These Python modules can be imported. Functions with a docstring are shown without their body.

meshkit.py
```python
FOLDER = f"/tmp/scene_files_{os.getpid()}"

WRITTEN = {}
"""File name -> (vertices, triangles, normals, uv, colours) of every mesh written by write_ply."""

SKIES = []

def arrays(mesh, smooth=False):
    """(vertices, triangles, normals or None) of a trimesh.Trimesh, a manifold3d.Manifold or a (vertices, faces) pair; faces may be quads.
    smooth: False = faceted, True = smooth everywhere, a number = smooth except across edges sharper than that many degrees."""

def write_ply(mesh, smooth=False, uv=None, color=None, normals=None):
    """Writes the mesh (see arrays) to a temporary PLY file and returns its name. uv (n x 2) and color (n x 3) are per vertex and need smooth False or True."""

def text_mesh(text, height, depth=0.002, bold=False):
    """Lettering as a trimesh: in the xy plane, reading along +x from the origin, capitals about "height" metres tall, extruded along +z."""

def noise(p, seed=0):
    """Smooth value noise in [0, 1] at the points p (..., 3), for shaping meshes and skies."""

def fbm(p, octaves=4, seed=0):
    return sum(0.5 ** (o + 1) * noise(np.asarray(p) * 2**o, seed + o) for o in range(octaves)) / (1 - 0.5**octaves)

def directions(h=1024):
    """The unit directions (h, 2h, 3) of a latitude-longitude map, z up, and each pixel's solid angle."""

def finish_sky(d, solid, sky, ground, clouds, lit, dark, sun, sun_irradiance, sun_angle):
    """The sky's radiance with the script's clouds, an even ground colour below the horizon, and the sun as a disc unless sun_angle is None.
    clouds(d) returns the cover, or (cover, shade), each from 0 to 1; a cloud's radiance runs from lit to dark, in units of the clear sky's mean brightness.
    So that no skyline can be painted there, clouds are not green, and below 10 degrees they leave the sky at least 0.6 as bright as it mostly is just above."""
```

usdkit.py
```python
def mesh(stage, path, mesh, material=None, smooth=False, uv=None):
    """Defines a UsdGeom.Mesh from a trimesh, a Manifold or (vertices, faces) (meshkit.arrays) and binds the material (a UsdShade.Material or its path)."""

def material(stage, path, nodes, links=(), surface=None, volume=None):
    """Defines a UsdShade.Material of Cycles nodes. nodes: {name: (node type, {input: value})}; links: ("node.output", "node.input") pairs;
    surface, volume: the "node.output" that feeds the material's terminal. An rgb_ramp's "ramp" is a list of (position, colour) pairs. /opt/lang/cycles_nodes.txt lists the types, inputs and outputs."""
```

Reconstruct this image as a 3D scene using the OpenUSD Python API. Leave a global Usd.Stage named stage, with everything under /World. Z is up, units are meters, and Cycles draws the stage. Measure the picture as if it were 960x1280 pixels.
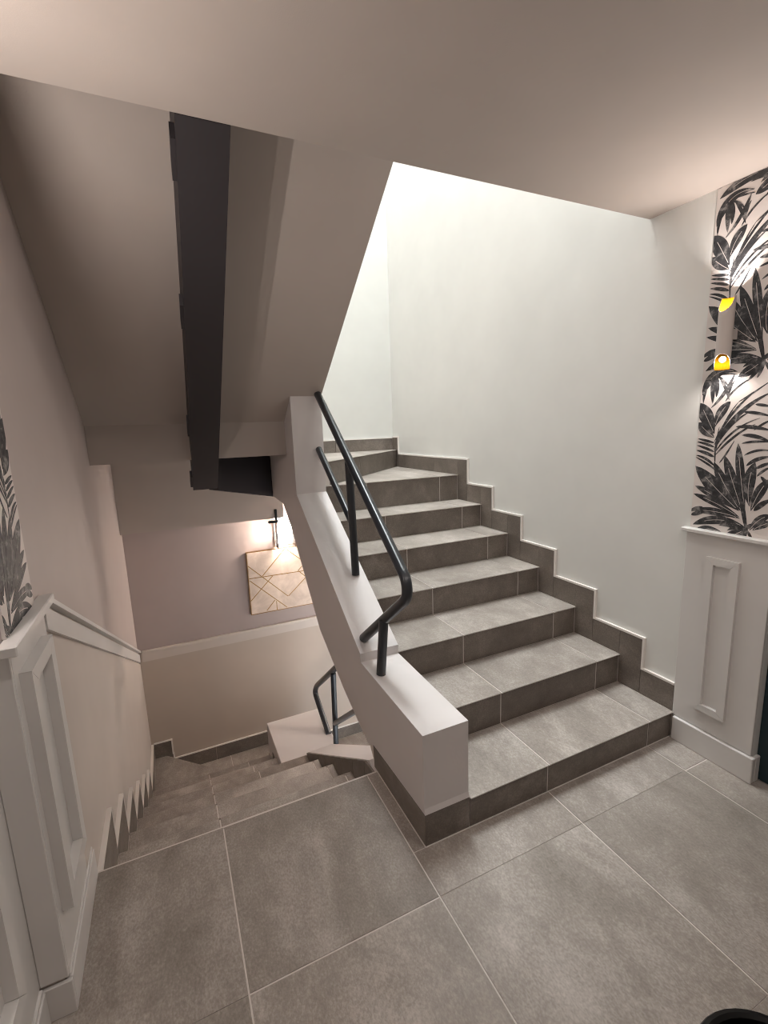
import math, random
import numpy as np
import trimesh, manifold3d, shapely
from shapely.geometry import Polygon, LineString, box as sbox
from shapely.ops import unary_union
import usdkit, meshkit
from pxr import Usd, UsdGeom, UsdLux, UsdShade, Sdf, Gf

random.seed(7)
np.random.seed(7)
stage = Usd.Stage.CreateInMemory()
UsdGeom.SetStageUpAxis(stage, UsdGeom.Tokens.z)
UsdGeom.SetStageMetersPerUnit(stage, 1.0)
UsdGeom.Xform.Define(stage, '/World')

# ------------------------------------------------------------------ camera
# world: X to the right along the steps, Y up the flight, Z up; origin at the front left corner of the tiled plinth
FOCAL_PX = 586.48                      # for 960 pixels of width
R = np.array([[0.905863653, -0.422217974, -0.03380864], [-0.104553003, -0.145539526, -0.983812439], [0.410462802, 0.894734725, -0.175983124]])                    # rows: right, down, forward
EYE = np.array([-0.754966, -1.363894, 1.597302])
cam = UsdGeom.Camera.Define(stage, '/World/camera')
m = Gf.Matrix4d(1.0)
for i, row in enumerate((R[0], -R[1], -R[2])):
    m.SetRow(i, Gf.Vec4d(*map(float, row), 0.0))
m.SetRow(3, Gf.Vec4d(*map(float, EYE), 1.0))
cam.AddTransformOp().Set(m)
cam.CreateHorizontalApertureAttr(24.0)
cam.CreateVerticalApertureAttr(32.0)
cam.CreateFocalLengthAttr(24.0 * FOCAL_PX / 960.0)
cam.CreateClippingRangeAttr(Gf.Vec2f(0.02, 100.0))
cam.CreateExposureAttr(0.5)

# ------------------------------------------------------------------ light
DAY = 1.2            # daylight through the stairwell window
ZENITH = 45.0         # daylight through the roof light of the stairwell
SCONCE = 3400.0          # each bulb of the wall sconces
LAMP = 125.0           # wall lamp at the turn of the lower flight, and an unseen added one
DOWN_FILL = 190.0            # unseen fill lamps added over the landing, above the camera
SKY = 1.0


def light(kind, name, loc, rot, intensity, color, **attrs):
    l = getattr(UsdLux, kind).Define(stage, '/World/' + name)
    l.AddTranslateOp().Set(Gf.Vec3d(*loc))
    if rot is not None:
        l.AddRotateXYZOp().Set(Gf.Vec3f(*rot))
    l.CreateIntensityAttr(float(intensity))
    l.CreateColorAttr(Gf.Vec3f(*color))
    l.CreateNormalizeAttr(False)
    for k, v in attrs.items():
        getattr(l, f'Create{k}Attr')(v)
    return l


dome = UsdLux.DomeLight.Define(stage, '/World/sky')
dome.CreateIntensityAttr(SKY)
dome.CreateColorAttr(Gf.Vec3f(0.85, 0.93, 1.0))
# overcast daylight at the high stairwell window (opening in wall_back, x -0.6..1.25, z 3.97..5.0), shining into the well
light('RectLight', 'window_daylight', (0.4, 3.27, 4.5), (-75, 0, 0), DAY, (0.93, 0.98, 1.0), Width=1.75, Height=0.95)
# and at the roof light over the upper flight (opening in the roof, x 0.3..1.35, y 1.0..2.9)
light('RectLight', 'roof_daylight', (0.82, 1.95, 8.31), (0, 0, 0), ZENITH, (0.93, 0.985, 1.0), Width=1.0, Height=1.85)

# ------------------------------------------------------------------ helpers
used = {}


def numbered(parent, name):
    k = used.get((parent, name), 0)
    used[(parent, name)] = k + 1
    return name if k == 0 else f'{name}_{k:03d}'


def data(prim, **kw):
    for k, v in kw.items():
        if v:
            prim.SetCustomDataByKey(k, v)
    return prim


base_of = {}


def thing(name, label, cat, loc=(0, 0, 0), group=None, kind=None):
    path = '/World/' + numbered('/World', name)
    x = UsdGeom.Xform.Define(stage, path)
    x.AddTranslateOp().Set(Gf.Vec3d(*map(float, loc)))
    base_of[path] = np.array(loc, float)
    return data(x.GetPrim(), label=label, category=cat, group=group, kind=kind)


def obj(name, mesh, mat, parent=None, label=None, smooth=False, **kw):
    """one Mesh prim; the mesh comes in world coordinates"""
    pp = str(parent.GetPath()) if parent is not None else '/World'
    path = pp + '/' + numbered(pp, name)
    b = base_of.get(pp, np.zeros(3))
    base_of[path] = b
    if isinstance(mesh, manifold3d.Manifold):
        mm = mesh.to_mesh()
        mesh = trimesh.Trimesh(mm.vert_properties[:, :3], mm.tri_verts, process=False)
    mesh = mesh.copy()
    mesh.apply_translation(-b)
    p = usdkit.mesh(stage, path, mesh, mat, smooth=smooth).GetPrim()
    return data(p, label=label, **kw)


def struct(name, mesh, mat, label, cat, **kw):
    return obj(name, mesh, mat, None, label=label, category=cat, kind='structure', **kw)


def cat(*ms):
    return trimesh.util.concatenate([as_tm(x) for x in ms])


def as_tm(x):
    if isinstance(x, manifold3d.Manifold):
        mm = x.to_mesh()
        return trimesh.Trimesh(mm.vert_properties[:, :3], mm.tri_verts, process=False)
    return x


def bx(x0, x1, y0, y1, z0, z1):
    t = trimesh.creation.box([x1 - x0, y1 - y0, z1 - z0])
    t.apply_translation([(x0 + x1) / 2, (y0 + y1) / 2, (z0 + z1) / 2])
    return t


def cbx(x0, x1, y0, y1, z0, z1, c=0.002):
    """box with chamfered edges"""
    pts = []
    for X, sx in ((x0, 1), (x1, -1)):
        for Y, sy in ((y0, 1), (y1, -1)):
            for Z, sz in ((z0, 1), (z1, -1)):
                pts += [(X, Y + sy * c, Z + sz * c), (X + sx * c, Y, Z + sz * c), (X + sx * c, Y + sy * c, Z)]
    return trimesh.convex.convex_hull(np.array(pts))


def prism(poly, axis, a, b):
    """polygon extruded along an axis; axis 'x': polygon in (y, z); 'y': (x, z); 'z': (x, y)"""
    if not isinstance(poly, shapely.geometry.base.BaseGeometry):
        poly = Polygon(poly)
    geoms = getattr(poly, 'geoms', [poly])
    out = []
    for g in geoms:
        if g.area < 1e-7:
            continue
        t = trimesh.creation.extrude_polygon(g, b - a, engine='earcut')
        v = t.vertices.copy()
        if axis == 'x':
            v2 = np.stack([v[:, 2] + a, v[:, 0], v[:, 1]], 1)
        elif axis == 'y':
            v2 = np.stack([v[:, 0], v[:, 2] + a, v[:, 1]], 1)
        else:
            v2 = np.stack([v[:, 0], v[:, 1], v[:, 2] + a], 1)
        f = t.faces[:, ::-1] if axis == 'y' else t.faces
        out.append(trimesh.Trimesh(v2, f, process=False))
    return trimesh.util.concatenate(out)


def fillet(pts, r, n=7):
    """polyline with its inner corners rounded"""
    pts = [np.array(p, float) for p in pts]
    out = [pts[0]]
    for a, b, c in zip(pts, pts[1:], pts[2:]):
        u, v = a - b, c - b
        lu, lv = np.linalg.norm(u), np.linalg.norm(v)
        d = min(r, lu * .48, lv * .48)
        p, q = b + u / lu * d, b + v / lv * d
        for t in np.linspace(0, 1, n):
            out.append((1 - t) ** 2 * p + 2 * t * (1 - t) * b + t * t * q)
    out.append(pts[-1])
    return np.array(out)


def tube(pts, r, sides=20):
    """round tube along a polyline with closed ends (parallel transported frames)"""
    p = np.asarray(pts, float)
    seg = p[1:] - p[:-1]
    seg /= np.linalg.norm(seg, axis=1, keepdims=True)
    tan = np.vstack([seg[:1], seg[1:] + seg[:-1], seg[-1:]])
    tan /= np.linalg.norm(tan, axis=1, keepdims=True)
    a = np.cross(tan[0], [0, 0, 1.0] if abs(tan[0][2]) < .9 else [1.0, 0, 0])
    a /= np.linalg.norm(a)
    rings = []
    ang = np.arange(sides) * 2 * np.pi / sides
    for i, t in enumerate(tan):
        a = a - t * np.dot(a, t)
        a /= np.linalg.norm(a)
        b = np.cross(t, a)
        rings.append(p[i] + r * (np.cos(ang)[:, None] * a + np.sin(ang)[:, None] * b))
    v = np.vstack(rings + [p[:1], p[-1:]])
    f = []
    n = len(p)
    for i in range(n - 1):
        for j in range(sides):
            k = (j + 1) % sides
            q = [i * sides + j, i * sides + k, (i + 1) * sides + k, (i + 1) * sides + j]
            f += [[q[0], q[1], q[2]], [q[0], q[2], q[3]]]
    for j in range(sides):
        k = (j + 1) % sides
        f += [[n * sides, k, j], [n * sides + 1, (n - 1) * sides + j, (n - 1) * sides + k]]
    return trimesh.Trimesh(v, f, process=False)


def lathe(profile, at, sides=40):
    """profile of (radius, z) turned about the vertical through at"""
    pr = np.array(profile, float)
    ang = np.arange(sides) * 2 * np.pi / sides
    v = np.stack([pr[:, None, 0] * np.cos(ang), pr[:, None, 0] * np.sin(ang), np.broadcast_to(pr[:, None, 1], (len(pr), sides))], -1).reshape(-1, 3)
    f = []
    for i in range(len(pr) - 1):
        for j in range(sides):
            k = (j + 1) % sides
            q = [i * sides + j, i * sides + k, (i + 1) * sides + k, (i + 1) * sides + j]
            f += [[q[0], q[1], q[2]], [q[0], q[2], q[3]]]
    t = trimesh.Trimesh(v + np.array(at), f, process=False)
    return t


# ------------------------------------------------------------------ materials
def lin(r, g, b):
    return tuple((c / 255 / 12.92 if c / 255 <= .04045 else ((c / 255 + .055) / 1.055) ** 2.4) for c in (r, g, b))


def mat(name, nodes, links, surface='p.BSDF'):
    return usdkit.material(stage, '/World/Looks/' + name, nodes, links, surface=surface)


def paint(name, rgb, rough=.6, spec=.3, bump=.12, scale=240.0):
    """rolled wall paint: faint orange peel and a barely uneven tone"""
    c = np.array(lin(*rgb))
    return mat(name, {
        'co': ('texture_coordinate', {}),
        'n1': ('noise_texture', {'scale': 2.2, 'detail': 4.0, 'roughness': .6}),
        'rp': ('rgb_ramp', {'ramp': [(.3, tuple(c * .965)), (.7, tuple(np.minimum(c * 1.03, .95)))]}),
        'n2': ('noise_texture', {'scale': scale, 'detail': 2.0}),
        'b': ('bump', {'strength': bump, 'distance': .002}),
        'p': ('principled_bsdf', {'roughness': rough, 'specular_ior_level': spec}),
    }, [('co.object', 'n1.vector'), ('n1.fac', 'rp.fac'), ('rp.color', 'p.base_color'), ('co.object', 'n2.vector'), ('n2.fac', 'b.height'), ('b.normal', 'p.normal')])


def slate(name, dark, mid, pale, rough=(.38, .6), stretch=(1.0, .62, 1.0), seed=0.0):
    """grey-brown stoneware: cloudy patches, fine grain and scratches, each tile cut from another spot"""
    return mat(name, {
        'co': ('texture_coordinate', {}),
        'oi': ('object_info', {}),
        'mu': ('math', {'math_type': 'multiply', 'value2': 37.0}),
        'cv': ('combine_xyz', {'x': seed, 'y': seed * 1.7}),
        'ad': ('vector_math', {'math_type': 'add'}),
        'mp': ('mapping', {'mapping_type': 'point', 'scale': stretch}),
        'n1': ('noise_texture', {'scale': 3.2, 'detail': 8.0, 'roughness': .62, 'distortion': .5}),
        'n2': ('noise_texture', {'scale': 150.0, 'detail': 4.0, 'roughness': .7, 'distortion': .2}),
        'n3': ('noise_texture', {'scale': 9.0, 'detail': 9.0, 'roughness': .78, 'distortion': .35}),
        'x1': ('mix', {'mix_type': 'mix', 'fac': .45}),
        'x2': ('mix', {'mix_type': 'mix', 'fac': .34}),
        'rp': ('rgb_ramp', {'ramp': [(.34, lin(*dark)), (.5, lin(*mid)), (.64, lin(*pale))]}),
        'hs': ('hsv', {'hue': .5, 'saturation': 1.0, 'fac': 1.0}),
        'va': ('math', {'math_type': 'multiply_add', 'value2': .14, 'value3': .93}),
        'rr': ('rgb_ramp', {'ramp': [(.35, (rough[0],) * 3), (.65, (rough[1],) * 3)]}),
        'b': ('bump', {'strength': .25, 'distance': .0025}),
        'p': ('principled_bsdf', {'specular_ior_level': .45}),
    }, [('oi.random', 'mu.value1'), ('mu.value', 'cv.z'), ('co.object', 'ad.vector1'), ('cv.vector', 'ad.vector2'), ('ad.vector', 'mp.vector'),
        ('mp.vector', 'n1.vector'), ('mp.vector', 'n2.vector'), ('mp.vector', 'n3.vector'),
        ('n1.fac', 'x1.color1'), ('n3.fac', 'x1.color2'), ('x1.color', 'x2.color1'), ('n2.fac', 'x2.color2'), ('x2.color', 'rp.fac'),
        ('rp.color', 'hs.color'), ('oi.random', 'va.value1'), ('va.value', 'hs.value'), ('hs.color', 'p.base_color'),
        ('n2.fac', 'rr.fac'), ('rr.color', 'p.roughness'), ('x2.color', 'b.height'), ('b.normal', 'p.normal')])


def plain(name, rgb, rough=.5, metallic=0.0, spec=.5, **kw):
    return mat(name, {'p': ('principled_bsdf', {'base_color': lin(*rgb), 'roughness': rough, 'metallic': metallic, 'specular_ior_level': spec, **kw})}, [])


def glow(name, color, strength):
    return mat(name, {'e': ('emission', {'color': color, 'strength': strength})}, [], surface='e.emission')


M_well = paint('well_paint', (227, 227, 223))
M_white = paint('white_plaster', (218, 212, 210), rough=.5, bump=.25, scale=90.0)
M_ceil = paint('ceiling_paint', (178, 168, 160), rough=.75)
M_mauve = paint('mauve_paint', (194, 182, 177), bump=.2)
M_cream = paint('cream_paint', (210, 200, 192))
M_lower = paint('beige_paint', (196, 182, 170))
M_back = paint('back_mauve_paint', (176, 163, 159))
M_board = paint('joinery_paint', (223, 220, 217), rough=.38, spec=.5, bump=.04)
M_bead = plain('white_edge_bead', (240, 234, 228), rough=.5)
M_tile = slate('slate_tile', (122, 114, 106), (160, 151, 143), (200, 192, 185))
M_tile_shaded = slate('slate_tile_shaded', (90, 81, 74), (118, 109, 101), (150, 141, 133), seed=5.0)  # same tile as the treads, shade of upright faces put into the colour
M_grout = plain('grout', (222, 215, 209), rough=.9)
M_nosing_glint = plain('nosing_glint', (176, 165, 157), rough=.4)  # pale tone painted in for the highlights on the lower tread edges
M_rail = plain('anthracite_tube', (44, 47, 52), rough=.28, spec=.6)
M_steel = paint('black_steel_paint', (50, 46, 48), rough=.55, spec=.35, bump=.1, scale=60.0)
M_black = plain('black_plastic', (9, 9, 9), rough=.4, spec=.3)
M_liner = plain('bin_liner', (22, 20, 22), rough=.25)
M_gold = mat('gold_leaf', {'p': ('principled_bsdf', {'base_color': (.030, .0115, .0003), 'roughness': .5, 'specular_ior_level': 0.0})}, [])
M_brass = plain('brass_inlay', (150, 112, 62), rough=.35, metallic=.7)
M_sconce = paint('sconce_white', (200, 190, 184), rough=.45, bump=.15, scale=400.0)
M_teal = paint('dark_teal_paint', (20, 44, 52), rough=.4, spec=.5)
M_chrome = plain('brushed_metal', (170, 168, 165), rough=.3, metallic=1.0)
M_bulb = glow('bulb_glow', (1.0, .78, .40), 6.0)
M_lampglow = glow('lamp_glow', (1.0, .84, .73), LAMP)
M_lampglow_added = glow('added_lamp_glow', (1.0, .84, .73), LAMP * .5)  # glow of the added lamp below the upper flight
M_fill = glow('added_fill_glow', (1.0, .84, .68), 6.0)  # glow of the added landing lamps
M_wallpaper = paint('wallpaper_ground', (224, 216, 211), rough=.6, bump=.05)
M_art = mat('marbled_panel', {
    'co': ('texture_coordinate', {}), 'n': ('noise_texture', {'scale': 7.0, 'detail': 6.0, 'roughness': .65, 'distortion': .6}),
    'r': ('rgb_ramp', {'ramp': [(.3, lin(196, 176, 160)), (.7, lin(232, 214, 198))]}), 'p': ('principled_bsdf', {'roughness': .45})},
    [('co.object', 'n.vector'), ('n.fac', 'r.fac'), ('r.color', 'p.base_color')])
M_ink = mat('leaf_print_ink', {
    'co': ('texture_coordinate', {}), 'n': ('noise_texture', {'scale': 26.0, 'detail': 5.0, 'roughness': .7, 'distortion': .4}),
    'r': ('rgb_ramp', {'ramp': [(.36, lin(34, 34, 37)), (.52, lin(60, 60, 62)), (.66, lin(140, 137, 135))]}), 'p': ('principled_bsdf', {'roughness': .6})},
    [('co.object', 'n.vector'), ('n.fac', 'r.fac'), ('r.color', 'p.base_color')])
M_pane = mat('window_pane', {'t': ('transparent_bsdf', {}), 'g': ('glossy_bsdf', {'roughness': .02}), 'f': ('fresnel', {'IOR': 1.45}), 'm': ('mix_closure', {})},
             [('f.fac', 'm.fac'), ('t.BSDF', 'm.closure1'), ('g.BSDF', 'm.closure2')], surface='m.closure')
M_glass = M_pane

# ------------------------------------------------------------------ measures
W = 1.437            # right skirting face
WR = 1.450           # right wall
WL = -1.160          # left wall
FL = -1.143          # left skirting face
YB = 3.150           # back wall
CEIL = 2.53
RUN = .32
ZK = [0, .139, .309, .479, .649, .819, .989, 1.195, 1.37, 1.545]     # tread heights of the upper flight
SPX = .203           # spine wall thickness
J1, J2 = .614, 1.263
JL, JM = -.697, -.05
LE = .457            # landing edge over the lower flight
CR, CH = .343, .21
CY = [LE + CR * k for k in range(7)]
CZ = [0, -.25, -.445, -.65, -.85, -1.05, -1.255, -1.385]
CT = [0, -.02, -.215, -.44, -.65, -.855, -1.06]     # top of the skirting over each lower tread
TT, GAP = .002, .0026    # tile thickness over the grout bed, half a joint

# ------------------------------------------------------------------ floor
fl = struct('floor', bx(WL - .14, 1.62, -2.6, LE - .006, -.25, -TT), M_grout, 'grey-brown stoneware tiled landing floor with pale joints', 'floor')
xs = [-1.225, JL, -.054, .619, 1.264, 1.44]
ys = [-2.6, -2.14, -1.49, -.84, -.19, LE]
for i in range(5):
    for j in range(5):
        cross = GAP if i in (1, 4) else .0007     # cross joints are butted in three of the rows
        x0, x1, y0, y1 = xs[i] + GAP, xs[i + 1] - GAP, ys[j] + cross, ys[j + 1] - cross
        if i == 0 and j == 4:
            parts = [(x0, x1, y0, 0), (FL, x1, 0, y1)]
            pg = unary_union([sbox(a, c, b, d) for a, b, c, d in parts])
            obj('tile', prism(pg, 'z', -TT, 0), M_tile, fl)
            continue
        if j == 4 and i >= 1:
            if i == 1:
                obj('tile', cbx(x0, x1, y0, y1, -TT, 0, .0006), M_tile, fl)
                obj('tile', cbx(x1 + 2 * GAP, -.002, y0 + .19, y1, -TT, 0, .0006), M_tile, fl)
            else:
                x0 = xs[i] + GAP
                obj('tile', cbx(x0, x1, y0, -.001, -TT, 0, .0006), M_tile, fl)
            continue
        if i == 4:
            x1 = 1.52
        obj('tile', cbx(x0, x1, y0, y1, -TT, 0, .0006), M_tile, fl)
obj('landing_nosing', bx(FL, -.001, LE - .004, LE + .006, -.03, -.0005), M_grout, fl)

# ------------------------------------------------------------------ walls, ceiling
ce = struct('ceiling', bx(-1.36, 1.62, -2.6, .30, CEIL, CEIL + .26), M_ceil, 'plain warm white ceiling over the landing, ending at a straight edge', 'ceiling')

TOP = 8.2
up_line = [(.0, 1.11), (.36, 1.11), (YB, -.31)]
wl = thing('wall_left', 'grey-mauve painted left wall beside the lower flight, cream below its sloping rails', 'wall', (WL, 0, 0), kind='structure')
obj('mauve_paint', prism([(.0, 1.11), (.36, 1.11), (YB + .15, -.31 - .15 * .509), (YB + .15, TOP), (.0, TOP)], 'x', WL - .14, WL), M_mauve, wl)
obj('cream_paint', prism([(.0, 1.11), (.0, -2.6), (YB + .15, -2.6), (YB + .15, -.31 - .15 * .509), (.36, 1.11)], 'x', WL - .14, WL), M_cream, wl)
obj('cream_board', prism([(.353, .990), (YB - .0005, -.424), (YB - .0005, -2.0), (.353, -2.0)], 'x', WL + .0002, WL + .009), M_cream, wl)
obj('mauve_paint', bx(-1.36, -1.225, -2.6, 0, 0, CEIL), M_mauve, wl)

wr = cat(bx(WR, WR + .14, -.356, 3.3, -2.6, TOP), bx(WR, WR + .14, -2.6, -1.335, 0, CEIL), bx(WR, WR + .14, -1.335, -.356, 2.09, CEIL))
struct('wall_right', wr, M_well, 'smooth off-white right wall rising beside the upper flight', 'wall')

wb = thing('wall_back', 'back wall of the stairwell, off-white above and mauve over beige beside the lower flight', 'wall', (0, YB, 0), kind='structure')
WX0, WX1, WZ0, WZ1 = -.6, 1.40, 3.88, 5.0
obj('well_paint', cat(bx(WL, WR, YB, YB + .15, 1.44, WZ0), bx(WL, WR, YB, YB + .15, WZ1, TOP), bx(WL, WX0, YB, YB + .15, WZ0, WZ1), bx(WX1, WR, YB, YB + .15, WZ0, WZ1)), M_well, wb)
obj('mauve_paint', bx(WL, WR, YB, YB + .15, -.31, 1.44), M_back, wb)
obj('beige_paint', bx(WL, WR, YB, YB + .15, -2.6, -.31), M_lower, wb)

wn = struct('window_1', cat(*[bx(*b) for b in ((WX0, WX1, YB + .03, YB + .09, WZ0, WZ0 + .05), (WX0, WX1, YB + .03, YB + .09, WZ1 - .05, WZ1), (WX0, WX0 + .05, YB + .03, YB + .09, WZ0 + .05, WZ1 - .05),
                                           (WX1 - .05, WX1, YB + .03, YB + .09, WZ0 + .05, WZ1 - .05), (.35, .40, YB + .03, YB + .09, WZ0 + .05, WZ1 - .05))]), M_board, 'white framed daylight window high on the back wall of the stairwell', 'window')
obj('pane', bx(WX0 + .05, .35, YB + .055, YB + .065, WZ0 + .05, WZ1 - .05), M_pane, wn)
obj('pane', bx(.40, WX1 - .05, YB + .055, YB + .065, WZ0 + .05, WZ1 - .05), M_pane, wn)

struct('wall_front', cat(bx(-1.36, 1.62, -2.75, -2.6, -.25, CEIL + .26)), M_mauve, 'plain painted wall behind the landing', 'wall')
struct('wall_upper', cat(bx(WL, WR, .16, .30, CEIL + .26, TOP)), M_well, 'off-white wall closing the stairwell above the landing ceiling', 'wall')
struct('roof', cat(bx(WL - .14, .3, .16, YB + .15, TOP, TOP + .15), bx(1.35, WR + .14, .16, YB + .15, TOP, TOP + .15), bx(.3, 1.35, .16, 1.0, TOP, TOP + .15), bx(.3, 1.35, 2.9, YB + .15, TOP, TOP + .15)), M_well, 'off-white slab closing the stairwell at the top', 'ceiling')

# ------------------------------------------------------------------ upper flight
def steps_core(pts, a, b):
    return prism(pts, 'x', a, b)


st = thing('staircase', 'upper flight of grey slate-look tiled steps rising beside the off-white right wall', 'staircase', (SPX, 0, 0))
SOF = lambda y: max(0.0, .03 + .40 * (y - .5) + .27 * max(0.0, y - 1.1)) if y > .45 else 0.0
for k in range(1, 7):
    y0, y1, zt, zb = RUN * (k - 1), RUN * k, ZK[k], ZK[k - 1]
    core = [(y0 + TT, SOF(y0)), (y1 + TT, SOF(y1)), (y1 + TT, zt - TT), (y0 + TT, zt - TT)]
    if k == 2:
        core = [(y0 + TT, 0), (.45, 0), (y1 + TT, SOF(y1)), (y1 + TT, zt - TT), (y0 + TT, zt - TT)]
    s = obj('step', prism(core, 'x', SPX + .001, WR - .001), M_grout, st)
    cuts = [SPX + .001, J1, J2, W - .001]
    for a, b in zip(cuts, cuts[1:]):
        obj('tread_tile', cbx(a + (GAP if a > .3 else 0), b - GAP, y0 - .010, y1 - .001, zt - TT if k else 0, zt, .0006), M_tile, s)
        obj('riser_tile', cbx(a + (GAP if a > .3 else 0), b - GAP, y0, y0 + TT, zb + .0006, zt - .0045, .0006), M_tile_shaded, s)
    obj('nosing_edge', bx(SPX + .001, W - .001, y0 - .009, y0 + TT, zt - .0045, zt - TT), M_grout, s)
# winders turning left at the top
YR = 6 * RUN
D0, D1 = (.33, 1.945), (W, 3.06)
dv = np.array(D1) - np.array(D0)
dn = np.array([-dv[1], dv[0]]) / np.linalg.norm(dv)
t7 = Polygon([(SPX + .001, YR + TT), (WR - .001, YR + TT), (WR - .001, D1[1] + .01), D0, (SPX + .001, D0[1])])
s7 = obj('step', cat(prism(t7, 'z', ZK[6], ZK[7] - TT), prism(t7, 'z', .80, ZK[6])), M_grout, st)
for a, b in zip([SPX + .001, J1, J2], [J1, J2, W - .001]):
    strip = sbox(a + (GAP if a > .3 else 0), 0, b - GAP, 9)
    top = Polygon([(SPX + .001, YR - .010), (W - .001, YR - .010), (W - .001, D1[1]), D0, (SPX + .001, D0[1])]).intersection(strip)
    obj('tread_tile', prism(top, 'z', ZK[7] - TT, ZK[7]), M_tile, s7)
    obj('riser_tile', cbx(a + (GAP if a > .3 else 0), b - GAP, YR, YR + TT, ZK[6] + .0006, ZK[7] - .0045, .0006), M_tile_shaded, s7)
obj('nosing_edge', bx(SPX + .001, W - .001, YR - .009, YR + TT, ZK[7] - .0045, ZK[7] - TT), M_grout, s7)
t8 = Polygon([D0, D1, (W, YB - .001), (.62, YB - .001), (.24, D0[1] + .03)])
s8 = obj('step', prism(t8, 'z', .95, ZK[8] - TT), M_grout, st)
t8b = Polygon([tuple(np.array(D0) - dn * .012), tuple(np.array(D1) - dn * .012), (W, YB - .012), (.62, YB - .012), (.24, D0[1] + .03)])
obj('tread_tile', prism(t8b.intersection(sbox(0, 0, .86, 9)), 'z', ZK[8] - TT, ZK[8]), M_tile, s8)
obj('tread_tile', prism(t8b.intersection(sbox(.864, 0, 9, 9)), 'z', ZK[8] - TT, ZK[8]), M_tile, s8)
for a, b in ((0, .37), (.374, .94), (.944, 1.0)):
    p, q = np.array(D0) + dv * a, np.array(D0) + dv * b
    obj('riser_tile', prism([tuple(p - dn * TT), tuple(q - dn * TT), tuple(q), tuple(p)], 'z', ZK[7] + .0006, ZK[8] - .0045), M_tile_shaded, s8)
t9 = Polygon([(SPX + .001, D0[1] + .02), (.23, D0[1] + .03), (.615, YB - .001), (SPX + .001, YB - .001)])
s9 = obj('step', prism(t9, 'z', 1.1, ZK[9] - TT), M_grout, st)
obj('tread_tile', prism(t9, 'z', ZK[9] - TT, ZK[9]), M_tile, s9)

# stepped skirting on the right wall
obj('floor_bead', cat(bx(-.004, W - .012, -.004, -.0002, 0, .003), bx(-.004, -.0002, -.0002, .46, 0, .003)), M_grout, st)
sk = thing('tile_skirting', 'stepped grey tile skirting with a white edge climbing the off-white right wall', 'skirting', (WR, 0, 0))
SH = .137
polys = []
for k in range(1, 7):
    y0, y1 = RUN * (k - 1), RUN * k
    o = .135
    a = y0 + (.0 if k == 1 else 0)
    pA = sbox(a + .001, ZK[k] + .0005, y1 - o - .0015, ZK[k] + SH)
    top = ZK[k + 1] + SH if k < 6 else ZK[7] + .125
    pB = sbox(y1 - o + .0015, ZK[k] + .0005, y1 - .0005, top)
    polys += [pA, pB]
zt7 = ZK[7] + .125
for a, b in ((YR + .001, 2.30), (2.303, 2.86), (2.863, 3.02)):
    polys.append(sbox(a, ZK[7] + .0005, b, zt7))
polys.append(sbox(3.023, ZK[7] + .0005 if False else ZK[8] + .0005, YB - .013, ZK[8] + .125))
polys.append(sbox(3.023, ZK[7] + .0005, 3.056, ZK[8]))
for p in polys:
    obj('tile', prism(p, 'x', W, WR - .0005), M_tile_shaded, sk)
whole = unary_union([p.buffer(.002, join_style=2) for p in polys])
ring = whole.buffer(.012, join_style=2).difference(whole)
keep = [g for g in getattr(ring, 'geoms', [ring])]
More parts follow.
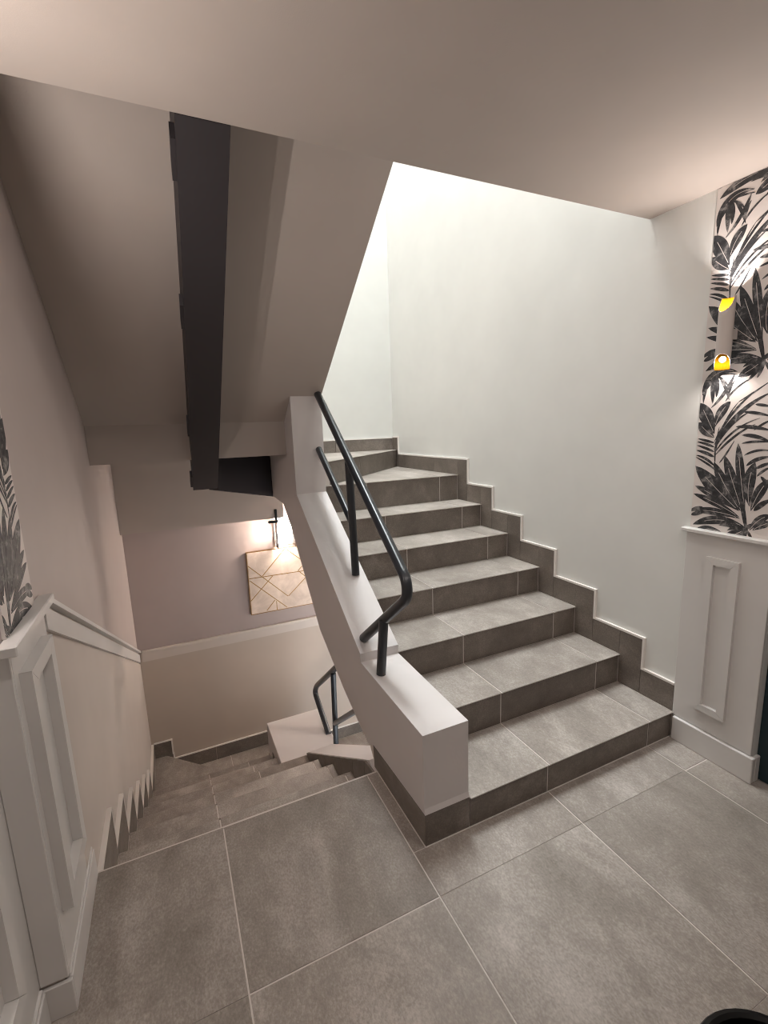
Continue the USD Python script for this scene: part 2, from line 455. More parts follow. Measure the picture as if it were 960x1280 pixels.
below = unary_union([sbox(RUN * (k - 1) - .02, -1, RUN * k + .01 if k < 6 else 5, ZK[k] + .001) for k in range(1, 7)] + [sbox(YR - .005, -1, 5, ZK[7] + .001)] + [sbox(3.055, -1, 5, ZK[8] + .001), sbox(YB - .012, -1, 5, 5)] + [sbox(-1, -1, .001, 2)])
ring = ring.difference(below)
obj('edge_bead', prism(ring, 'x', W - .001, WR - .0005), M_bead, sk, label='white edge line')
skb = [(.206, .80), (.803, W - .001)]
for a, b in skb:
    obj('tile', prism(sbox(a + .002, ZK[8] + .0005, b, ZK[8] + .118), 'y', YB - .012, YB - .0005), M_tile_shaded, sk)
obj('edge_bead', prism(sbox(.206, ZK[8] + .119, W, ZK[8] + .128), 'y', YB - .013, YB - .0005), M_bead, sk, label='white edge line')

# ------------------------------------------------------------------ spine wall with its sloping parapet
pa = thing('parapet', 'white plastered sloping parapet wall between the two flights, with a pillar at its top', 'parapet', (0, 0, 0))
body = [(.008, .139), (.495, .115), (.56, .078), (.90, .203), (1.29, .39), (1.84, .915), (2.06, 1.075), (2.43, 1.09), (2.43, 1.438), (1.848, 1.438), (1.848, 1.664), (1.646, 1.815), (1.646, 1.150), (.612, .490), (.612, .484), (.008, .471)]
obj('body', prism(body, 'x', .0, SPX), M_white, pa)
obj('plaster_fillet', prism([(.0005, .1385), (.0078, .1385), (.0078, .160)], 'x', .0, SPX), M_white, pa)
obj('sloping_coping', prism([(.612, .4902), (1.6455, 1.1502), (1.6455, 1.191), (.612, .528)], 'x', -.001, SPX + .001), M_white, pa)
obj('plinth_tile', cbx(.001, SPX - GAP, 0, .006, .002, .137, .0006), M_tile_shaded, pa)
obj('plinth_tile', prism([(.004, .002), (.49, .002), (.497, .112), (.004, .136)], 'x', .0, .006), M_tile_shaded, pa)
obj('plinth_core', prism([(.006, 0), (.455, 0), (.52, .03), (.555, .078), (.495, .114), (.006, .138)], 'x', .006, SPX), M_grout, pa)

# handrail on the parapet
hr = thing('handrail', 'dark anthracite tubular handrail on the white sloping parapet', 'handrail', (.12, .3, .5))
TR = .0235
rail = fillet([(.178, 1.645, 1.836), (.1, .300, .975), (.096, .285, .900), (.045, .672, .575)], .075)
obj('rail', tube(rail, TR), M_rail, hr, smooth=40)
obj('mid_rail', tube([(.168, 1.645, 1.475), (.150, 1.035, 1.085)], .021), M_rail, hr, smooth=40)
obj('post', tube([(.150, 1.020, .790), (.141, 1.025, 1.425)], .022), M_rail, hr, smooth=40)
obj('post', tube([(.043, .469, .482), (.066, .469, .742)], .022), M_rail, hr, smooth=40)

# ------------------------------------------------------------------ lower flight
lo = thing('staircase', 'lower flight of grey tiled steps going down behind the landing edge', 'staircase', (WL, LE, 0))
for k in range(1, 7):
    y0, y1, zt, zb = CY[k - 1], CY[k], CZ[k], CZ[k - 1]
    xr = -.0105 if k <= 4 else -.179
    zbot = zt - .30
    s = obj('step', bx(WL + .0095, xr, y0 + TT, y1 - .001, zbot, zt - TT), M_grout, lo)
    if k == 6:
        pass
    xc = [-1.1295, JL, -.372, xr] if k > 3 else [-1.1295, JL, JM, xr]
    for a, b in zip(xc, xc[1:]):
        if b - a < .02:
            continue
        a2 = a + (GAP if a > -1 else 0)
        obj('tread_tile', cbx(a2, b - (GAP if b < xr else 0), y0 + .004, y1 + .006, zt - TT, zt, .0006), M_tile, s)
        obj('riser_tile', cbx(a2, b - (GAP if b < xr else 0), y0, y0 + TT, zt + .002, zb - .006, .0006), M_tile_shaded, s)
    obj('nosing_edge', bx(-1.1295, xr, y1 + .0062, y1 + .0090, zt - .012, zt - .0002), M_nosing_glint, s)  # painted highlight along the tread edge
# winders turning right at the bottom
w1 = Polygon([(WL + .0095, CY[6]), (-.405, CY[6]), (-1.04, YB - .001), (WL + .0095, YB - .001)])
s = obj('step', prism(w1, 'z', -1.9, CZ[7] - TT), M_grout, lo)
w1t = Polygon([(-1.1295, CY[6] + .004), (-.405, CY[6] + .004), (-1.034, YB - .012), (-1.1295, YB - .012)])
obj('tread_tile', prism(w1t, 'z', CZ[7] - TT, CZ[7]), M_tile, s)
W2Z, W3Z = -1.58, -1.78
w2 = Polygon([(-1.035, YB - .001), (-.40, CY[6] + .004), (-.178, 2.30), (-.172, 2.63), (.42, 2.63), (.42, YB - .001)])
s = obj('step', prism(w2, 'z', -2.1, W2Z - TT), M_grout, lo)
for a, b in ((-2, -.472), (-.468, .18), (.184, .42)):
    g = w2.intersection(sbox(a, 0, b, YB - .012))
    if g.area > 1e-4:
        obj('tread_tile', prism(g, 'z', W2Z - TT, W2Z), M_tile, s)
w3 = sbox(.421, 1.0, WR - .001, YB - .001)
s = obj('step', prism(w3, 'z', -2.3, W3Z - TT), M_grout, lo)
for a, b in ((.421, 1.07), (1.074, WR - .002)):
    obj('tread_tile', cbx(a, b, 1.0, YB - .012, W3Z - TT, W3Z, .0006), M_tile, s)

# skirting of the lower flight
s2 = thing('tile_skirting', 'saw-toothed grey tile skirting with white edges going down the left wall', 'skirting', (WL, LE, 0))
tk = []
for k in range(1, 7):
    tk.append(sbox(CY[k - 1] + .002, CZ[k] + .0005, CY[k] - .001, CT[k]))
tk.append(sbox(CY[6] + .001, CZ[7] + .0005, YB - .013, CZ[7] + .145))
for p in tk:
    obj('tile', prism(p, 'x', WL + .0095, -1.131), M_tile_shaded, s2)
whole = unary_union([p.buffer(.0015, join_style=2) for p in tk])
ring = whole.buffer(.010, join_style=2).difference(whole)
cut = unary_union([sbox(CY[k - 1] - .05, -5, CY[k] - .0005, CZ[k] + .001) for k in range(1, 7)] + [sbox(CY[6] - .001, -5, 5, CZ[7] + .001), sbox(YB - .012, -5, 5, 5), sbox(0, -5, LE + .001, 5)])
obj('edge_bead', prism(ring.difference(cut), 'x', WL + .0095, -1.1305), M_bead, s2, label='white edge line')
s3 = thing('tile_skirting', 'low dark tile skirting along the back wall at the foot of the lower flight', 'skirting', (0, YB, W2Z))
bk = [sbox(-1.1295, CZ[7] + .0005, -.985, CZ[7] + .145), sbox(-1.03, W2Z + .0005, -.98, CZ[7] - .001), sbox(-.979, W2Z + .0005, -.60, W2Z + .138), sbox(-.597, W2Z + .0005, .05, W2Z + .138), sbox(.053, W2Z + .0005, .42, W2Z + .138),
      sbox(.423, W3Z + .0005, 1.07, W3Z + .125), sbox(1.073, W3Z + .0005, WR - .002, W3Z + .125)]
for p in bk:
    obj('tile', prism(p, 'y', YB - .011, YB - .0005), M_tile_shaded, s3)
wh = unary_union([p.buffer(.0016, join_style=2) for p in bk])
rg = wh.buffer(.011, join_style=2).difference(wh).difference(unary_union([sbox(-2, -5, -.987, CZ[7] + .001), sbox(-1, -5, .43, W2Z + .001), sbox(.4, -5, 2, W3Z + .001), sbox(-2, -5, -1.1295, 5), sbox(WR - .002, -5, 5, 5), sbox(-1.2, -5, -.99, CZ[7])]))
obj('edge_bead', prism(rg, 'y', YB - .012, YB - .0005), M_bead, s3, label='white edge line')

# kerb with tiled face beside the lower flight
kb = thing('kerb', 'low sloping white kerb with a tiled face beside the top of the lower flight', 'kerb', (0, .5, -.3))
ktop = lambda y: -.012 - .64 * (y - .56)
kpoly = [(LE + .006, -.06), (.56, -.012), (1.835, ktop(1.835)), (1.835, -1.50), (LE + .006, -1.0)]
obj('body', prism(kpoly, 'x', .0005, .205), M_white, kb)
for a, b in ((LE + .01, .60), (.604, .78), (.784, 1.125), (1.129, 1.48), (1.484, 1.832)):
    tp = -.02 if a < .5 else ktop(a) - .004
    obj('tile', prism([(a, ktop(a) - .16 - .1 * (a > .5)), (b, ktop(b) - .26), (b, ktop(b) - .004), (a, tp)], 'x', -.0095, .0), M_tile_shaded, kb)

# newel block at the foot of the lower flight with a short handrail
nb = thing('newel_block', 'white flat-topped plaster block beside the foot of the lower flight', 'block', (.07, 2.2, -1.58))
obj('body', cbx(-.172, .31, 1.84, 2.615, W2Z, -1.0, .004), M_white, nb)
for a, b, zz in ((1.845, 2.165, -1.085), (2.17, 2.40, -1.15), (2.405, 2.61, -1.30)):
    obj('plinth_tile', cbx(-.178, -.1725, a, b, W2Z - .0, zz, .0006), M_tile_shaded, nb)
h2 = thing('handrail', 'short black handrail looping down onto the white block at the foot of the lower flight', 'handrail', (.28, 2.2, -1.0))
obj('rail', tube(fillet([(.28, 1.25, .27), (.28, 2.50, -.700), (.28, 2.575, -.80), (.28, 2.20, -.998)], .07), .024), M_rail, h2, smooth=40)
obj('post', tube([(.28, 2.005, -.998), (.28, 1.97, -.315)], .022), M_rail, h2, smooth=40)
obj('mid_rail', tube([(.28, 2.000, -.775), (.28, 1.45, -.335)], .022), M_rail, h2, smooth=40)

# ------------------------------------------------------------------ flight above: sloped soffit, beams
SF = lambda y: 1.665 + .745 * (1.85 - y)
so = thing('stair_soffit', 'sloping plain underside of the flight above, over the lower flight', 'soffit', (WL, 1.85, 1.69))
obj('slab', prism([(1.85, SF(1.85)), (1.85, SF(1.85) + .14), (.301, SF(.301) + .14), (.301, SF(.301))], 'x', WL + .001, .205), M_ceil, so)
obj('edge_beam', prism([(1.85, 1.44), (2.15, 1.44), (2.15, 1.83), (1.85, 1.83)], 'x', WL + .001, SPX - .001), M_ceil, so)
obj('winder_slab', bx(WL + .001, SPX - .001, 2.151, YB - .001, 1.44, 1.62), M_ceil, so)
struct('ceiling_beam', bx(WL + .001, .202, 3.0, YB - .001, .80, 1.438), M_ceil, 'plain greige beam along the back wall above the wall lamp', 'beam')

sb = thing('steel_beam', 'long black steel beam running down under the sloping soffit', 'beam', (-.53, 1.2, 1.9))
BL = lambda y: 2.53 - .7278 * (y - .3)
def skew(mesh):
    v = mesh.vertices
    v[:, 0] += .022 * (v[:, 1] - .3) / 1.8
    return mesh
obj('web', skew(prism([(.302, BL(.302)), (2.1, BL(2.1)), (2.1, 1.438), (1.848, 1.438), (1.848, SF(1.848) - .001), (.302, SF(.302) - .001)], 'x', -.625, -.465)), M_steel, sb)
for y in (.36, .86, 1.50, 1.97):
    l = .10
    obj('clip_plate', skew(prism([(y, BL(y) + .004), (y + l, BL(y + l) + .004), (y + l, BL(y + l) + .05), (y, BL(y) + .05)], 'x', -.640, -.6252)), M_steel, sb)
sb2 = thing('steel_beam', 'short black steel beam crossing from the long beam to the white pillar', 'beam', (-.2, 2.3, 1.25))
a0, a1 = np.array([-.438, 2.105]), np.array([-.002, 2.40])
nn = np.array([-(a1 - a0)[1], (a1 - a0)[0]]) / np.linalg.norm(a1 - a0) * .10
vs = []
for (p, zb) in ((a0, 1.205), (a1, 1.085)):
    for q in (p, p + nn):
        x_ = min(q[0], -.002)
        vs += [(x_, q[1], zb), (x_, q[1], 1.437)]
obj('web', trimesh.convex.convex_hull(np.array(vs)), M_steel, sb2)

# ------------------------------------------------------------------ right: wainscot, wallpaper, sconce, door
def frame_ring(y0, y1, z0, z1, w):
    return sbox(y0, z0, y1, z1).difference(sbox(y0 + w, z0 + w, y1 - w, z1 - w))


def moulding(y0, y1, z0, z1, w, xw, dx, parent):
    """four mitred bars of a wall moulding, dx = +-depth off the wall plane xw"""
    c = [(y0, z0), (y1, z0), (y1, z1), (y0, z1)]
    i = [(y0 + w, z0 + w), (y1 - w, z0 + w), (y1 - w, z1 - w), (y0 + w, z1 - w)]
    for k in range(4):
        q = (k + 1) % 4
        g = Polygon([c[k], c[q], i[q], i[k]]).buffer(-.0004, join_style=2)
        obj('moulding_bar', prism(g, 'x', min(xw, xw + dx), max(xw, xw + dx)), M_board, parent)


wa = thing('wainscot', 'white wall panelling with one tall moulded frame beside the first step, under the wallpaper', 'wall panelling', (W, -.2, .124))
obj('board', cbx(W, WR - .0005, -.356, .0, .124, 1.075, .002), M_board, wa)
obj('cap_rail', cbx(W - .026, WR - .0005, -.370, .014, 1.075, 1.093, .003), M_board, wa)
moulding(-.243, -.105, .224, .976, .034, W, -.017, wa)
struct('baseboard_right', cat(cbx(W - .014, WR - .0005, -.372, -.011, 0, .122, .003), cbx(WR - .0005, WR + .034, -.372, -.3565, 0, .122, .003)), M_board, 'white baseboard under the white panelling beside the first step', 'baseboard')

dr = struct('door_1', cbx(WR + .035, WR + .075, -1.333, -.357, .005, 2.085, .002), M_teal, 'dark teal door in the right wall beside the panelling', 'door')
obj('door_handle', cat(tube([(WR + .035, -1.27, 1.0), (WR - .02, -1.27, 1.0), (WR - .02, -1.16, 1.0)], .009, 12), bx(WR + .028, WR + .035, -1.29, -1.25, .95, 1.05)), M_chrome, dr)

LEAVES = [(-0.23,1.2,-0.195,1.363,-0.179,1.483,0.031),(-0.219,1.199,-0.174,1.31,-0.13,1.43,0.039),(-0.213,1.198,-0.139,1.294,-0.089,1.399,0.04),(-0.245,1.222,-0.22,1.314,-0.25,1.407,0.044),(-0.252,1.204,-0.267,1.281,-0.306,1.341,0.037),(-0.263,1.205,-0.288,1.24,-0.32,1.26,0.024),(-0.207,1.197,-0.116,1.271,-0.01,1.378,0.063),(-0.195,1.202,-0.111,1.251,-0.015,1.288,0.03),(-0.21,1.171,-0.114,1.224,-0.011,1.25,0.027),(-0.213,1.165,-0.116,1.191,-0.011,1.172,0.031),(-0.237,1.13,-0.131,1.172,-0.019,1.106,0.036),(-0.197,1.116,-0.157,1.156,-0.044,1.11,0.019),(-0.255,1.121,-0.277,1.176,-0.326,1.196,0.028),(-0.266,1.123,-0.296,1.154,-0.329,1.166,0.027),(-0.249,1.12,-0.212,1.139,-0.168,1.104,0.022),(-0.244,1.112,-0.215,1.237,-0.198,1.3,0.019),(-0.082,1.488,-0.139,1.627,-0.224,1.694,0.01),(-0.083,1.475,-0.162,1.632,-0.28,1.685,0.021),(-0.084,1.455,-0.127,1.565,-0.209,1.612,0.012),(-0.089,1.442,-0.146,1.552,-0.25,1.586,0.008),(-0.09,1.429,-0.16,1.527,-0.236,1.562,0.01),(-0.111,1.397,-0.138,1.437,-0.163,1.495,0.007),(-0.164,1.552,-0.231,1.556,-0.294,1.535,0.017),(-0.19,1.517,-0.245,1.52,-0.299,1.487,0.017),(-0.193,1.483,-0.237,1.496,-0.298,1.49,0.01),(-0.206,1.433,-0.25,1.465,-0.302,1.455,0.01),(-0.218,1.39,-0.254,1.429,-0.304,1.431,0.017),(-0.253,1.38,-0.283,1.4,-0.306,1.407,0.015),(-0.261,1.349,-0.285,1.382,-0.308,1.389,0.011),(-0.187,1.613,-0.237,1.61,-0.289,1.591,0.013),(-0.229,1.641,-0.255,1.639,-0.285,1.629,0.012),(-0.079,1.524,-0.044,1.593,-0.007,1.66,0.056),(-0.08,1.507,-0.043,1.534,-0.006,1.574,0.04),(-0.082,1.484,-0.046,1.494,-0.011,1.502,0.012),(-0.084,1.465,-0.047,1.481,-0.009,1.488,0.012),(-0.085,1.445,-0.049,1.461,-0.009,1.472,0.012),(-0.087,1.422,-0.05,1.441,-0.009,1.45,0.016),(-0.091,1.383,-0.052,1.421,-0.009,1.427,0.012),(-0.095,1.366,-0.061,1.394,-0.007,1.419,0.009),(-0.079,1.553,-0.089,1.617,-0.134,1.659,0.035),(-0.093,1.396,-0.084,1.462,-0.098,1.553,0.006),(-0.09,1.429,-0.097,1.565,-0.166,1.656,0.006),(-0.166,1.656,-0.219,1.689,-0.275,1.73,0.006),(-0.149,1.78,-0.044,1.817,-0.015,1.692,0.035),(-0.047,1.779,-0.022,1.737,-0.021,1.656,0.018),(-0.054,1.772,-0.057,1.708,-0.061,1.654,0.022),(-0.067,1.77,-0.078,1.725,-0.074,1.681,0.021),(-0.079,1.769,-0.11,1.722,-0.127,1.665,0.013),(-0.066,1.777,-0.114,1.777,-0.153,1.767,0.008),(-0.061,1.771,-0.098,1.761,-0.121,1.718,0.009),(-0.139,1.769,-0.111,1.685,-0.055,1.635,0.016),(-0.235,1.804,-0.189,1.834,-0.126,1.849,0.015),(-0.24,1.798,-0.19,1.822,-0.132,1.812,0.014),(-0.234,1.81,-0.21,1.784,-0.154,1.758,0.037),(-0.239,1.809,-0.231,1.781,-0.19,1.736,0.02),(-0.245,1.809,-0.237,1.775,-0.225,1.746,0.015),(-0.008,1.84,-0.041,1.855,-0.071,1.866,0.023),(-0.004,1.857,-0.027,1.876,-0.057,1.884,0.019),(-0.245,1.809,-0.263,1.783,-0.273,1.756,0.012),(-0.234,1.81,-0.253,1.83,-0.265,1.84,0.017),(-0.113,1.66,-0.143,1.719,-0.208,1.749,0.008),(-0.12,1.678,-0.126,1.715,-0.141,1.744,0.01),(-0.233,1.538,-0.267,1.568,-0.29,1.576,0.009),(-0.275,1.35,-0.301,1.322,-0.316,1.308,0.016)]
PERIOD = .690


def leaf(y0, z0, yc, zc, y1, z1, w):
    t = np.linspace(0, 1, 14)[:, None]
    p = (1 - t) ** 2 * np.array([y0, z0]) + 2 * t * (1 - t) * np.array([yc, zc]) + t * t * np.array([y1, z1])
    d = np.gradient(p, axis=0)
    d /= np.linalg.norm(d, axis=1, keepdims=True) + 1e-9
    n = np.stack([-d[:, 1], d[:, 0]], 1)
    s = np.sin(np.pi * np.clip(t, 0, 1) ** (1.25 if w > .024 else .8)) ** .75 * w * (.52 if w > .024 else .42) + .0008
    s[-1] = .0003
    g = Polygon(np.vstack([p + n * s, (p - n * s)[::-1]]))
    g = g if g.is_valid else g.buffer(0)
    return g.difference(LineString(p[1:-3]).buffer(.0011)) if w > .024 else g


motif = [leaf(*l) for l in LEAVES]


def palm_print(y0, y1, z0, z1, flip=False, dy=0.0):
    """the repeating palm design, clipped to a strip of the wall"""
    clip = sbox(y0, z0, y1, z1)
    out = []
    for ky in range(-9, 6):
        for kz in range(-2, 3):
            # half-drop repeat to the side
            oy, oz = dy + ky * .335, kz * PERIOD + (ky % 2) * PERIOD / 2
            for g in motif:
                h = shapely.affinity.scale(g, -1, 1, origin=(0, 0)) if flip else g
                h = shapely.affinity.translate(h, oy, oz)
                if h.intersects(clip):
                    out.append(h.intersection(clip))
    u = unary_union(out)
    return unary_union([g for g in getattr(u, 'geoms', [u]) if g.geom_type == 'Polygon' and g.area > 2e-6])


wp = thing('wallpaper', 'pale wallpaper with a charcoal palm leaf print behind the lit tube sconce', 'wallpaper', (W, -.2, 1.1))
obj('paper', bx(WR - .003, WR - .0005, -.356, -.008, 1.0932, CEIL - .001), M_wallpaper, wp)
obj('palm_print', prism(palm_print(-.356, -.008, 1.0935, CEIL - .002), 'x', WR - .0036, WR - .003), M_ink, wp, label='charcoal palm leaf print')


def sconce(name, x, y, side, label, aim_top, aim_bot, power):
    """vertical tube lamp open at both ends; the room side of each end is cut back; side = -1 on the right wall"""
    s = thing(name, label, 'wall lamp', (x, y, 1.93), group='white tube wall sconces on the palm wallpaper')
    r, zt, zb, n, rows = .028, 2.074, 1.790, 48, 10
    ang = np.arange(n) * 2 * np.pi / n
    top = zt - .056 * np.clip(np.cos(ang - aim_top), 0, 1) ** .6
    bot = zb + .060 * np.clip(np.cos(ang - aim_bot), 0, 1) ** .5

    def shell(rad, inward):
        v, f = [], []
        for i in range(rows + 1):
            z = bot + (top - bot) * i / rows
            v.append(np.stack([x + rad * np.cos(ang), y + rad * np.sin(ang), z], 1))
        for i in range(rows):
            for j in range(n):
                k = (j + 1) % n
                q = [i * n + j, i * n + k, (i + 1) * n + k, (i + 1) * n + j]
                f += [[q[0], q[1], q[2]], [q[0], q[2], q[3]]]
        f = np.array(f)
        return np.vstack(v), f[:, ::-1] if inward else f
    vo, fo = shell(r, False)
    vm, fm = shell(r - .0012, True)
    vi, fi = shell(r - .0014, True)
    rim = []
    N = len(vo)
    for base in (0, rows * n):
        for j in range(n):
            k = (j + 1) % n
            q = [base + j, base + k, N + base + k, N + base + j]
            rim += [[q[0], q[1], q[2]], [q[0], q[2], q[3]]]
    obj('tube', trimesh.Trimesh(np.vstack([vo, vm]), np.vstack([fo, fm + N, rim]), process=False), M_sconce, s, smooth=35)
    obj('gilded_lining', trimesh.Trimesh(vi, fi, process=False), M_gold, s, smooth=True, label='gold inner face')
    disc = trimesh.creation.cylinder(r - .0015, .02, sections=32)
    for nm, zc in (('lamp_holder', 1.93),):
        d = disc.copy()
        d.apply_translation([x, y, zc])
        obj(nm, d, M_brass, s)
    for zc, up in ((zt - .068, 1.0), (zb + .040, .16 if side < 0 else .45)):
        b = trimesh.creation.icosphere(2, .013)
        b.apply_translation([x, y, zc])
        obj('bulb', b, M_bulb, s, smooth=True)
        light('SphereLight', f'sconce_light_{len(lights)}', (x, y, zc + (.02 if zc > 1.9 else -.02)), None, SCONCE * up * power, (1.0, .90, .85), Radius=.010)
        lights.append(1)
    obj('wall_mount', cbx(min(x, x - side * (.085)), max(x, x - side * .085), y - .014, y + .014, 1.915, 1.945, .003) if False else
        bx(*( (x + .0275, WR - .004) if side < 0 else (-1.217, x - .0275)), y - .014, y + .014, 1.91, 1.95), M_sconce, s)


lights = []
sconce('wall_sconce', 1.385, -.122, -1, 'white tube wall sconce with glowing gold ends on the palm wallpaper', 3.0, 3.5, .85)

# ------------------------------------------------------------------ left: wainscot, rails, wallpaper
BX = -1.150
wb1 = thing('wainscot', 'white wall panelling with a tall moulded frame at the left edge above the landing', 'wall panelling', (WL, .18, .12))
obj('board', cbx(WL + .0005, BX, .0, .352, .121, 1.095, .002), M_board, wb1)
obj('cap_rail', cbx(WL + .0005, -1.118, -.06, .362, 1.095, 1.122, .003), M_board, wb1)
moulding(.034, .287, .29, 1.015, .045, BX, .028, wb1)
wb2 = thing('wainscot', 'white wall panelling set back in the corner at the bottom left of the picture', 'wall panelling', (-1.22, -.6, .12))
obj('board', cbx(-1.2245, -1.217, -2.59, -.001, .121, 1.095, .002), M_board, wb2)
obj('corner_board', cbx(-1.2165, BX, -.010, -.0005, .121, 1.095, .002), M_board, wb2)
obj('cap_rail', cbx(-1.2245, -1.183, -2.59, -.061, 1.095, 1.122, .003), M_board, wb2)
for y in (-.43, -.86, -1.29, -1.72):
    moulding(y, y + .27, .29, 1.015, .045, -1.217, .028, wb2)
struct('baseboard_left', cat(cbx(WL + .0005, FL, .0, LE - .001, 0, .108, .002), cbx(WL + .0005, FL - .005, .0, LE - .001, .108, .121, .002),
                             cbx(-1.2245, FL, -.012, -.0003, 0, .108, .002), cbx(-1.2245, -1.205, -2.59, -.0123, 0, .108, .002), cbx(-1.2245, -1.21, -2.59, -.0123, .108, .121, .002)),
       M_board, 'white baseboard along the left wall of the landing, stepping round its corner', 'baseboard')
sl = lambda y, z0, z1: z0 + (z1 - z0) * (y - .362) / (YB - .362)
def slope_bar(z0, z1, h, d0, d1):
    return prism([(.362, z0), (YB - .001, z1), (YB - .001, z1 - h), (.362, z0 - h)], 'x', WL + d0, WL + d1)
struct('trim_1', slope_bar(1.118, -.300, .018, .0004, .026), M_board, 'pale capping rail sloping down the left wall above a shadow gap', 'rail')
struct('trim_2', slope_bar(1.082, -.334, .076, .0004, .013), M_board, 'flat pale band sloping down the left wall under the capping rail', 'rail')
struct('trim_3', cat(cbx(WL + .03, WR - .001, YB - .026, YB - .0005, -.325, -.300, .003), bx(WL + .03, WR - .001, YB - .012, YB - .0005, -.405, -.325)), M_cream, 'cream rail across the back wall under the square wall panel', 'rail')

wp2 = thing('wallpaper', 'pale wallpaper with palm leaf print at the far left edge above the panelling', 'wallpaper', (BX, .1, 1.12))
obj('paper', bx(WL + .0005, BX - .001, .0, .275, 1.1225, CEIL - .001), M_wallpaper, wp2)
obj('palm_print', prism(palm_print(.0, .275, 1.123, CEIL - .002, dy=.28), 'x', BX - .001, BX - .0003), M_ink, wp2, label='charcoal palm leaf print')
obj('paper', bx(-1.2245, -1.2185, -2.59, -.001, 1.1225, CEIL - .001), M_wallpaper, wp2)
obj('palm_print', prism(palm_print(-2.0, -.001, 1.123, CEIL - .002, dy=.28), 'x', -1.2185, -1.2178), M_ink, wp2, label='charcoal palm leaf print')
sconce('wall_sconce', -1.165, -.06, 1, 'white tube wall sconce with gold ends on the left palm wallpaper', .4, .4, 1.0)

# ------------------------------------------------------------------ wall art, lamp and bracket on the back wall
ar = thing('wall_art', 'square marbled wall panel with thin gold geometric lines on the back wall', 'wall art', (.157, YB - .03, .16))
AX0, AX1, AZ0, AZ1 = -.150, .465, -.148, .469
obj('panel', cbx(AX0, AX1, YB - .030, YB - .001, AZ0, AZ1, .004), M_art, ar)
for a, b in [((.219, .469), (-.019, .224)), ((.219, .469), (.409, .294)), ((-.150, .346), (.214, -.023)), ((.219, -.024), (.399, .133)), ((-.147, .216), (.435, .211)), ((-.150, -.011), (.077, .208)),
             ((-.14, .194), (.196, -.136)), ((.083, -.04), (-.003, -.133)), ((.097, -.053), (.097, -.143)), ((.387, .271), (.333, .223)), ((.333, .223), (.424, .129)), ((.409, .294), (.387, .271)), ((.435, .211), (.463, .24)), ((.399, .133), (.463, .19))]:
    obj('inlay_line', prism(LineString([a, b]).buffer(.0035, cap_style=2).intersection(sbox(AX0 + .002, AZ0 + .002, AX1 - .002, AZ1 - .002)), 'y', YB - .0312, YB - .030), M_brass, ar)
rimp = sbox(AX0 - .005, AZ0 - .005, AX1 + .005, AZ1 + .005).difference(sbox(AX0, AZ0, AX1, AZ1))
obj('brass_edge', prism(rimp, 'y', YB - .029, YB - .001), M_brass, ar, label='thin brass edge')



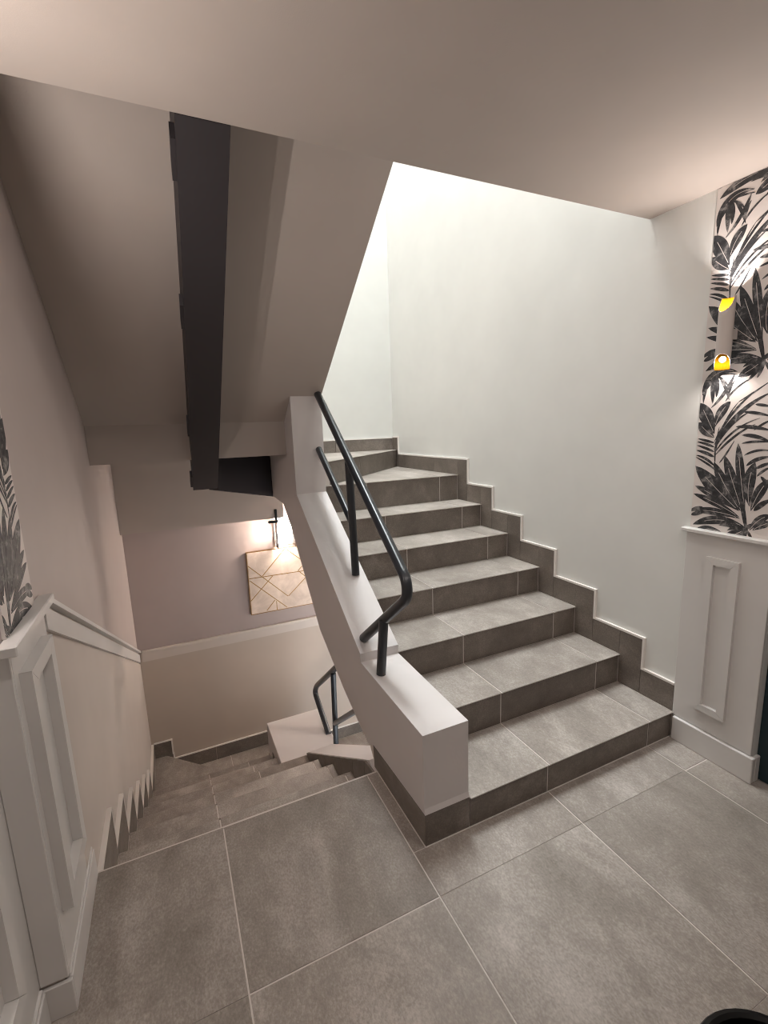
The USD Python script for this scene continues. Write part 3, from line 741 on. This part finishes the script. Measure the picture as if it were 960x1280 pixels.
def wall_lamp(label, place, shade=M_lampglow):
    """place(x, d, z): x along the wall from the lamp's middle, d off the wall, z from its lower edge -> world box corners"""
    la = thing('wall_lamp', label, 'wall lamp', place(0, 0, 0))
    def b(x0, x1, d0, d1, z0, z1, c=0.0):
        p, q = np.array(place(x0, d0, z0)), np.array(place(x1, d1, z1))
        lo_, hi_ = np.minimum(p, q), np.maximum(p, q)
        a = (lo_[0], hi_[0], lo_[1], hi_[1], lo_[2], hi_[2])
        return cbx(*a, c) if c else bx(*a)
    obj('back_plate', b(-.087, .087, .0005, .012, 0, .245, .003), M_board, la)
    obj('shade', b(-.067, .060, .060, .135, .094, .226, .008), shade, la, label='glowing white shade')
    obj('shade_bracket', b(-.030, .020, .012, .0595, .13, .19, .002), M_brass, la)
    for x0, x1, d0, d1 in ((-.085, -.081, .013, .145), (.083, .087, .013, .145), (-.081, .083, .141, .145)):
        obj('glass_panel', b(x0, x1, d0, d1, 0, .245), M_glass, la)
    obj('top_rim', cat(b(-.087, .089, .141, .147, .2455, .252), b(-.087, -.080, .0125, .141, .2455, .252), b(.082, .089, .0125, .141, .2455, .252)), M_brass, la)


wall_lamp('small glowing box lamp on the back wall above the square panel', lambda x, d, z: (.215 + x, YB - d, .50 + z))
wall_lamp('unseen box lamp added on the right wall to brighten the turn below the upper flight', lambda x, d, z: (WR - d, 2.55 + x, -.45 + z), M_lampglow_added)  # made-up second lamp that lifts the light on the lower flight
br = thing('wall_bracket', 'small black angled bracket fixed on the beam beside the wall lamp', 'bracket', (.13, 3.0, .8))
obj('upright', cbx(.118, .138, 2.982, 2.9995, .765, .885, .002), M_black, br)
obj('arm', cbx(.050, .138, 2.968, 2.9815, .760, .785, .002), M_black, br)
obj('foot', cbx(.060, .117, 2.982, 2.9995, .772, .782, .001), M_black, br)

# ------------------------------------------------------------------ bin
bn = thing('waste_bin', 'black round bin at the bottom right corner of the landing', 'bin', (.198, -1.057, 0))
bc = (.198, -1.057, 0)
obj('body', lathe([(.001, 0), (.118, 0), (.126, .006), (.148, .280), (.155, .284), (.158, .292), (.154, .299), (.146, .301), (.138, .297), (.134, .285), (.120, .02), (.001, .018)], bc), M_black, bn, smooth=40)
obj('liner', lathe([(.1345, .288), (.130, .22), (.114, .10), (.066, .085), (.001, .09)], bc), M_liner, bn, smooth=40)

# ------------------------------------------------------------------ unseen lamps added to brighten the landing
for i, (x, y) in enumerate(((-.45, -1.0), (.75, -1.0))):
    d = thing('downlight', 'unseen round ceiling lamp added to brighten the landing, out of the picture, ' + ('nearer the left wall' if i == 0 else 'nearer the right wall'), 'added fill light', (x, y, CEIL), group='fill lamps added over the landing')
    obj('trim_ring', lathe([(.040, -.002), (.052, -.006), (.056, -.002), (.056, -.0002), (.040, -.0002)], (x, y, CEIL)), M_board, d, smooth=40)
    obj('diffuser', lathe([(.001, -.0015), (.040, -.0015)], (x, y, CEIL)), M_fill, d)
    light('DiskLight', f'downlight_light_{i}', (x, y, CEIL - .01), (0, 0, 0), DOWN_FILL, (1.0, .91, .85), Radius=.05)
